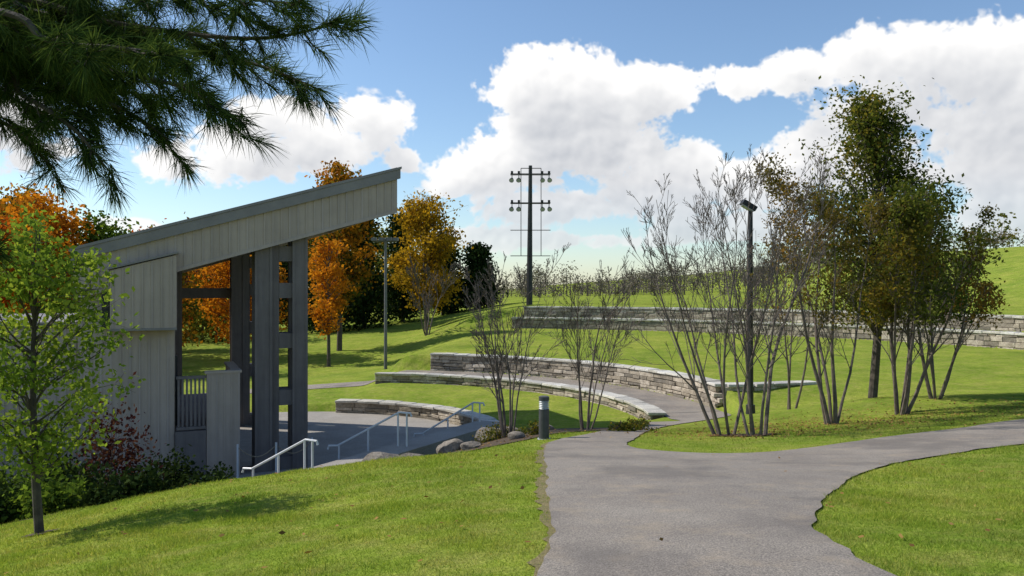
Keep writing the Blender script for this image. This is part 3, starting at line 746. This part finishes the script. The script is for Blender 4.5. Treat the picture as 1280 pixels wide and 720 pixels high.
# ------------------------------------------------------------------ pine
mb = MB(); tb = np.array([-5.0, 4.0]); tz = h1(*tb)
mb.tube([(tb[0], tb[1], tz-.1), (tb[0]+.05, tb[1], tz+4), (tb[0], tb[1]-.1, tz+9)], [.2, .15, .04], 12)
def tuft(p, d, ln=.14, nn=60):
    d = d/np.linalg.norm(d)
    t_ = rng.random(nn)**1.3
    st = p-d*(t_*.13)[:, None]
    dr = d*rng.uniform(.4, 1.1, nn)[:, None]+rng.normal(0, .4, (nn, 3)); dr[:, 2] -= .1
    dr /= np.linalg.norm(dr, axis=1)[:, None]
    L_ = ln*rng.uniform(.7, 1.15, nn)[:, None]
    sd = np.cross(dr, rng.normal(size=(nn, 3))); sd /= np.linalg.norm(sd, axis=1)[:, None]; sd *= .0015
    mid = st+dr*L_*.55; en = st+dr*L_+np.array([0, 0, -.014])
    V = np.stack([st-sd, st+sd, mid+sd, en, mid-sd], 1).reshape(-1, 3)
    i = np.arange(nn)*5
    F4 = np.stack([i, i+1, i+2, i+4], -1); base_ = mb.nv
    mb.add(V, F4, 1, np.repeat(rng.random(nn), 5))
    mb.f.append((np.stack([i+4, i+2, i+3], -1)+base_, 1))
def bough(pts, r=.022, dens=1.0, sl=.3):
    pts = catmull(pts, 8); m = len(pts)
    mb.tube(pts, np.linspace(r, .004, m), 6, 0, cap=False)
    seg = np.linalg.norm(np.diff(pts, axis=0), axis=1); tot = seg.sum(); cum = np.concatenate([[0], np.cumsum(seg)])
    s_ = tot*.12
    tuft(pts[-1], pts[-1]-pts[-2])
    while s_ < tot:
        p = np.array([np.interp(s_, cum, pts[:, j]) for j in range(3)])
        i = min(np.searchsorted(cum, s_), m-1); d = pts[i]-pts[i-1]; d /= np.linalg.norm(d)
        sd = np.cross(d, [0, 0, 1.])*rng.choice([-1, 1])
        nd = d*rng.uniform(.5, 1)+sd*rng.uniform(.3, 1)+np.array([0, 0, rng.uniform(-.6, .4)])
        nd /= np.linalg.norm(nd); l_ = sl*rng.uniform(.4, 1.2)*(1.1-.6*s_/tot)
        e = p+nd*l_+np.array([0, 0, -.03]); mid = (p+e)/2+rng.normal(0, .012, 3)
        mb.tube([p, mid, e], [.005, .004, .003], 4, 0, cap=False)
        tuft(e, e-mid, nn=70)
        if l_ > .13:
            for _ in range(2):
                q_ = p+(e-p)*rng.uniform(.4, .8); n2 = nd+rng.normal(0, .5, 3); n2 /= np.linalg.norm(n2)
                e2 = q_+n2*l_*.5; mb.tube([q_, (q_+e2)/2, e2], [.004, .003, .002], 3, 0, cap=False); tuft(e2, e2-q_, nn=50)
        s_ += rng.uniform(.04, .08)/dens
def bg(zs, *uvd): bough([np.array([tb[0], tb[1], zs])]+[S(*q_) for q_ in uvd])
bg(3.0, (-60,-10,4.0),(150,30,3.8),(320,48,3.7),(435,25,3.6))
bg(2.8, (-60,30,4.2),(150,55,4.1),(300,75,4.0),(400,112,3.9))
bg(2.7, (-60,50,3.8),(120,85,3.6),(230,110,3.5),(305,155,3.5))
bg(2.5, (-60,70,4.4),(60,100,4.3),(160,140,4.2),(210,175,4.1))
bg(2.4, (-60,80,3.9),(30,120,3.8),(90,160,3.7),(125,200,3.7))
bg(2.3, (-80,110,4.5),(-20,140,4.4),(30,170,4.3),(60,205,4.3))
bg(3.1, (-60,-50,3.9),(120,-15,3.7),(270,-5,3.6),(370,5,3.5))
bg(2.9, (-60,-10,4.6),(60,30,4.5),(170,70,4.4),(250,125,4.4))
bg(2.9, (-60,10,3.5),(60,50,3.4),(150,60,3.3),(230,70,3.3))
bg(3.0, (-60,20,4.9),(40,60,4.8),(120,100,4.7),(190,125,4.7))
bg(2.5, (-60,60,4.0),(20,80,4.0),(80,110,3.9),(110,150,3.9))
bg(2.9, (-60,-20,4.3),(30,10,4.2),(90,20,4.1),(160,10,4.0))
bg(3.0, (-60,-20,4.6),(60,10,4.5),(150,35,4.4),(240,40,4.3))
bg(2.7, (-60,40,4.7),(20,60,4.6),(80,90,4.5),(150,110,4.4))
bg(2.5, (-60,80,4.2),(-10,110,4.1),(30,130,4.1),(70,150,4.0))
bg(2.2, (-120,250,4.0),(-60,285,4.0),(-35,305,4.0),(-12,318,4.0))
for i in range(9):
    az = rng.uniform(math.radians(180), math.radians(300)); l_ = rng.uniform(1.2, 2.2); z_ = tz+rng.uniform(3, 8)
    e = np.array([tb[0]+math.cos(az)*l_, tb[1]+math.sin(az)*l_, z_-.2])
    bough([np.array([tb[0], tb[1], z_]), np.array([tb[0]+math.cos(az)*l_*.5, tb[1]+math.sin(az)*l_*.5, z_+.05]), e], dens=.5)
mb.build('pine_tree', [m_bark, l_pine], origin=(tb[0], tb[1], tz))
# ------------------------------------------------------------------ sky with clouds
SUN_AZ, SUN_EL = math.radians(-75), math.radians(43)
sd = Vector((math.sin(SUN_AZ)*math.cos(SUN_EL), math.cos(SUN_AZ)*math.cos(SUN_EL), math.sin(SUN_EL)))
w = bpy.data.worlds.new('World'); bpy.context.scene.world = w; w.use_nodes = True
nt = w.node_tree; nt.nodes.clear()
STR = .13
sky = N(nt, 'ShaderNodeTexSky', sky_type='NISHITA', sun_disc=False); sky.sun_elevation = SUN_EL; sky.sun_rotation = SUN_AZ % (2*math.pi)
sky.air_density = 1.0; sky.dust_density = .4; sky.ozone_density = 2.0
CW, CH = 2000, 800; AZ0, AZ1, EL0, EL1 = -1.0, 1.0, -.05, .75
az = np.linspace(AZ0, AZ1, CW, dtype=np.float32)[None]; el = np.linspace(EL0, EL1, CH, dtype=np.float32)[:, None]
AZg = np.broadcast_to(az, (CH, CW)); ELg = np.broadcast_to(el, (CH, CW))
nr = np.random.default_rng(21)
def vnoise(x, y):
    T = nr.random((256, 256)).astype(np.float32)
    xi = np.floor(x).astype(int); yi = np.floor(y).astype(int); fx = x-xi; fy = y-yi
    fx = fx*fx*fx*(fx*(fx*6-15)+10); fy = fy*fy*fy*(fy*(fy*6-15)+10)
    g_ = lambda a, b_: T[b_ % 256, a % 256]
    return (g_(xi, yi)*(1-fx)+g_(xi+1, yi)*fx)*(1-fy)+(g_(xi, yi+1)*(1-fx)+g_(xi+1, yi+1)*fx)*fy
def cells(x, y, sc):
    J = nr.random((64, 64, 2)).astype(np.float32)
    x = x*sc; y = y*sc; xi = np.floor(x).astype(int); yi = np.floor(y).astype(int)
    best = np.full(x.shape, 9., np.float32)
    for a in (-1, 0, 1):
        for b_ in (-1, 0, 1):
            j = J[(yi+b_) % 64, (xi+a) % 64]
            d2 = (xi+a+j[..., 0]-x)**2+(yi+b_+j[..., 1]-y)**2
            best = np.minimum(best, d2)
    return np.clip(1-best*1.1, -.3, 1)
w1 = vnoise(AZg*9+3, ELg*9+7)+.5*vnoise(AZg*21+3, ELg*21+7)-.75; w2 = vnoise(AZg*9+31, ELg*9+17)+.5*vnoise(AZg*21+3, ELg*21+7)-.75
wx = AZg+w1*.02+3; wy = ELg*1.15+w2*.02+3
ell = [(690,125,62,52),(650,110,30,22),(735,110,45,35),(800,120,50,34),(745,185,112,60),(660,200,80,48),(815,235,85,52),(595,222,60,34),(560,238,32,16),(870,215,50,44),(950,215,90,34),(1015,195,55,36),(700,258,140,26),(930,100,40,20),(1000,90,70,24),(1090,75,85,34),(1160,58,70,24),(1230,90,120,52),(1130,140,105,50),(1200,200,150,60),(1290,200,120,70),(1090,215,90,40),(470,155,48,34),(400,182,85,38),(310,195,100,36),(235,200,60,26),(500,200,24,16),(155,283,38,10),(620,298,95,16),(740,302,80,14),(1250,270,90,30),(900,288,110,16),(-60,150,150,60),(1440,120,200,90),(330,140,50,18)]
acc = np.full((CH, CW), -2.0, np.float32)
for (u, v, ru, rv) in ell:
    x = (u-640)/1000; a_ = math.atan(x); e_ = math.atan((360-v)/1000*math.cos(a_)); sc = math.cos(a_)
    f_ = 1-np.sqrt(((AZg-a_)*1000/(ru*sc))**2+((ELg-e_)*1000/(rv*sc))**2)
    m_ = np.maximum(acc, f_); h_ = np.clip(.3-np.abs(acc-f_), 0, None)/.3
    acc = m_+h_*h_*.3*.25
c1_, c2_, c3_, c4_ = cells(wx, wy, 14), cells(wx+.3, wy, 30), cells(wx, wy+.7, 62), cells(wx+.1, wy+.2, 125)
soft = sum(vnoise(wx*s_, wy*s_)*a_ for s_, a_ in ((10, .5), (24, .34), (55, .26), (120, .18), (240, .12), (420, .07)))
puff = .5*c1_+.3*c2_+.19*c3_+.12*c4_
puff = puff-puff.mean(); soft = soft-soft.mean()
coarse = .5*c1_+.3*c2_; coarse = coarse-coarse.mean()
base_f = np.clip(acc, -1.5, .65)*1.0
fld = base_f+puff*.8+soft*1.35+.03
fs = base_f+coarse*.8+.06
low = np.clip(1-(ELg-.03)/.1, 0, 1)
den = sm(-.08, .24, fld)*(1-.35*low)
def blur(a, n_):
    for _ in range(2):
        c_ = np.cumsum(np.pad(a, ((n_+1, n_), (0, 0)), 'edge'), 0); a = (c_[2*n_+1:]-c_[:-2*n_-1])/(2*n_+1)
        c_ = np.cumsum(np.pad(a, ((0, 0), (n_+1, n_)), 'edge'), 1); a = (c_[:, 2*n_+1:]-c_[:, :-2*n_-1])/(2*n_+1)
    return a
thick = np.clip(fs+soft*.5, 0, 1.1)
tb_ = blur(thick, 6); tau = np.zeros_like(thick); px = CW/(AZ1-AZ0)
def shift(a, dx_, dy_):
    r_ = np.zeros_like(a); r_[:CH-dy_] = a[dy_:]; return np.roll(r_, dx_, axis=1)
for k_ in range(1, 13):
    tau += shift(tb_, int(.0025*k_*px), int(.0062*k_*px)+1)
hgt_ = blur(.5*c1_+.3*c2_+.2*c3_+soft*.9, 1)
rel = hgt_-shift(hgt_, int(.005*px), int(.008*px))
lit = .30+.85*np.exp(-tau*.24)+np.clip(rel*.40, -.16, .24)
lit = np.clip(lit+(1-sm(.0, .4, fld))*.12, 0, 1)
dark = np.array([.43, .465, .53]); white = np.array([1.06, 1.05, 1.04])
rgb = dark[None, None]*(1-lit[..., None])+white[None, None]*lit[..., None]
img = bpy.data.images.new('cloud_chart', CW, CH, alpha=True, float_buffer=True)
img.colorspace_settings.name = 'Non-Color'; img.alpha_mode = 'CHANNEL_PACKED'
pxs = np.concatenate([rgb, den[..., None]], -1).astype(np.float32)
img.pixels.foreach_set(pxs.ravel()); img.update()
try: img.pack()
except Exception as ex: print('pack', ex)
def M(t, op, a, b_=None, clamp=False):
    nd = t.nodes.new('ShaderNodeMath'); nd.operation = op; nd.use_clamp = clamp
    for i, s_ in enumerate((a, b_)):
        if s_ is None: continue
        if isinstance(s_, (int, float)): nd.inputs[i].default_value = s_
        else: t.links.new(s_, nd.inputs[i])
    return nd.outputs[0]
tc = N(nt, 'ShaderNodeTexCoord'); sep = N(nt, 'ShaderNodeSeparateXYZ'); L(nt, tc.outputs['Generated'], sep.inputs[0])
azn = M(nt, 'ARCTAN2', sep.outputs[0], sep.outputs[1]); eln = M(nt, 'ARCSINE', sep.outputs[2])
cmb = N(nt, 'ShaderNodeCombineXYZ')
L(nt, M(nt, 'MULTIPLY', M(nt, 'SUBTRACT', azn, AZ0), 1/(AZ1-AZ0)), cmb.inputs[0])
L(nt, M(nt, 'MULTIPLY', M(nt, 'SUBTRACT', eln, EL0), 1/(EL1-EL0)), cmb.inputs[1])
ti = N(nt, 'ShaderNodeTexImage', image=img, extension='CLIP', interpolation='Linear'); L(nt, cmb.outputs[0], ti.inputs[0])
k = 1/STR
ccol = mixc(nt, 1.0, ti.outputs[0], (k, k, k), 'MULTIPLY')
skyc = mixc(nt, 1.0, sky.outputs[0], (1.06, 1.13, 1.18), 'MULTIPLY')
col = mixc(nt, ti.outputs[1], skyc, ccol)
bg_ = N(nt, 'ShaderNodeBackground'); L(nt, col, bg_.inputs[0]); bg_.inputs[1].default_value = STR
o = N(nt, 'ShaderNodeOutputWorld'); L(nt, bg_.outputs[0], o.inputs[0])
# ------------------------------------------------------------------ sun, camera
ld = bpy.data.lights.new('sun', 'SUN'); ld.energy = 5.0; ld.angle = math.radians(.5); ld.color = (1, .95, .87)
lo = bpy.data.objects.new('sun', ld); lo.rotation_euler = sd.to_track_quat('Z', 'Y').to_euler(); lo.location = (-20, 10, 30)
bpy.context.scene.collection.objects.link(lo)
cd = bpy.data.cameras.new('camera'); cd.lens = 28.125; cd.sensor_width = 36; cd.clip_end = 5000; cd.clip_start = .05
co = bpy.data.objects.new('camera', cd); co.location = (0, 0, EYE); co.rotation_euler = (math.radians(90), 0, 0)
bpy.context.scene.collection.objects.link(co); bpy.context.scene.camera = co
bpy.context.scene.view_settings.view_transform = 'Standard'; bpy.context.scene.view_settings.look = 'None'
bpy.context.scene.view_settings.exposure = 0
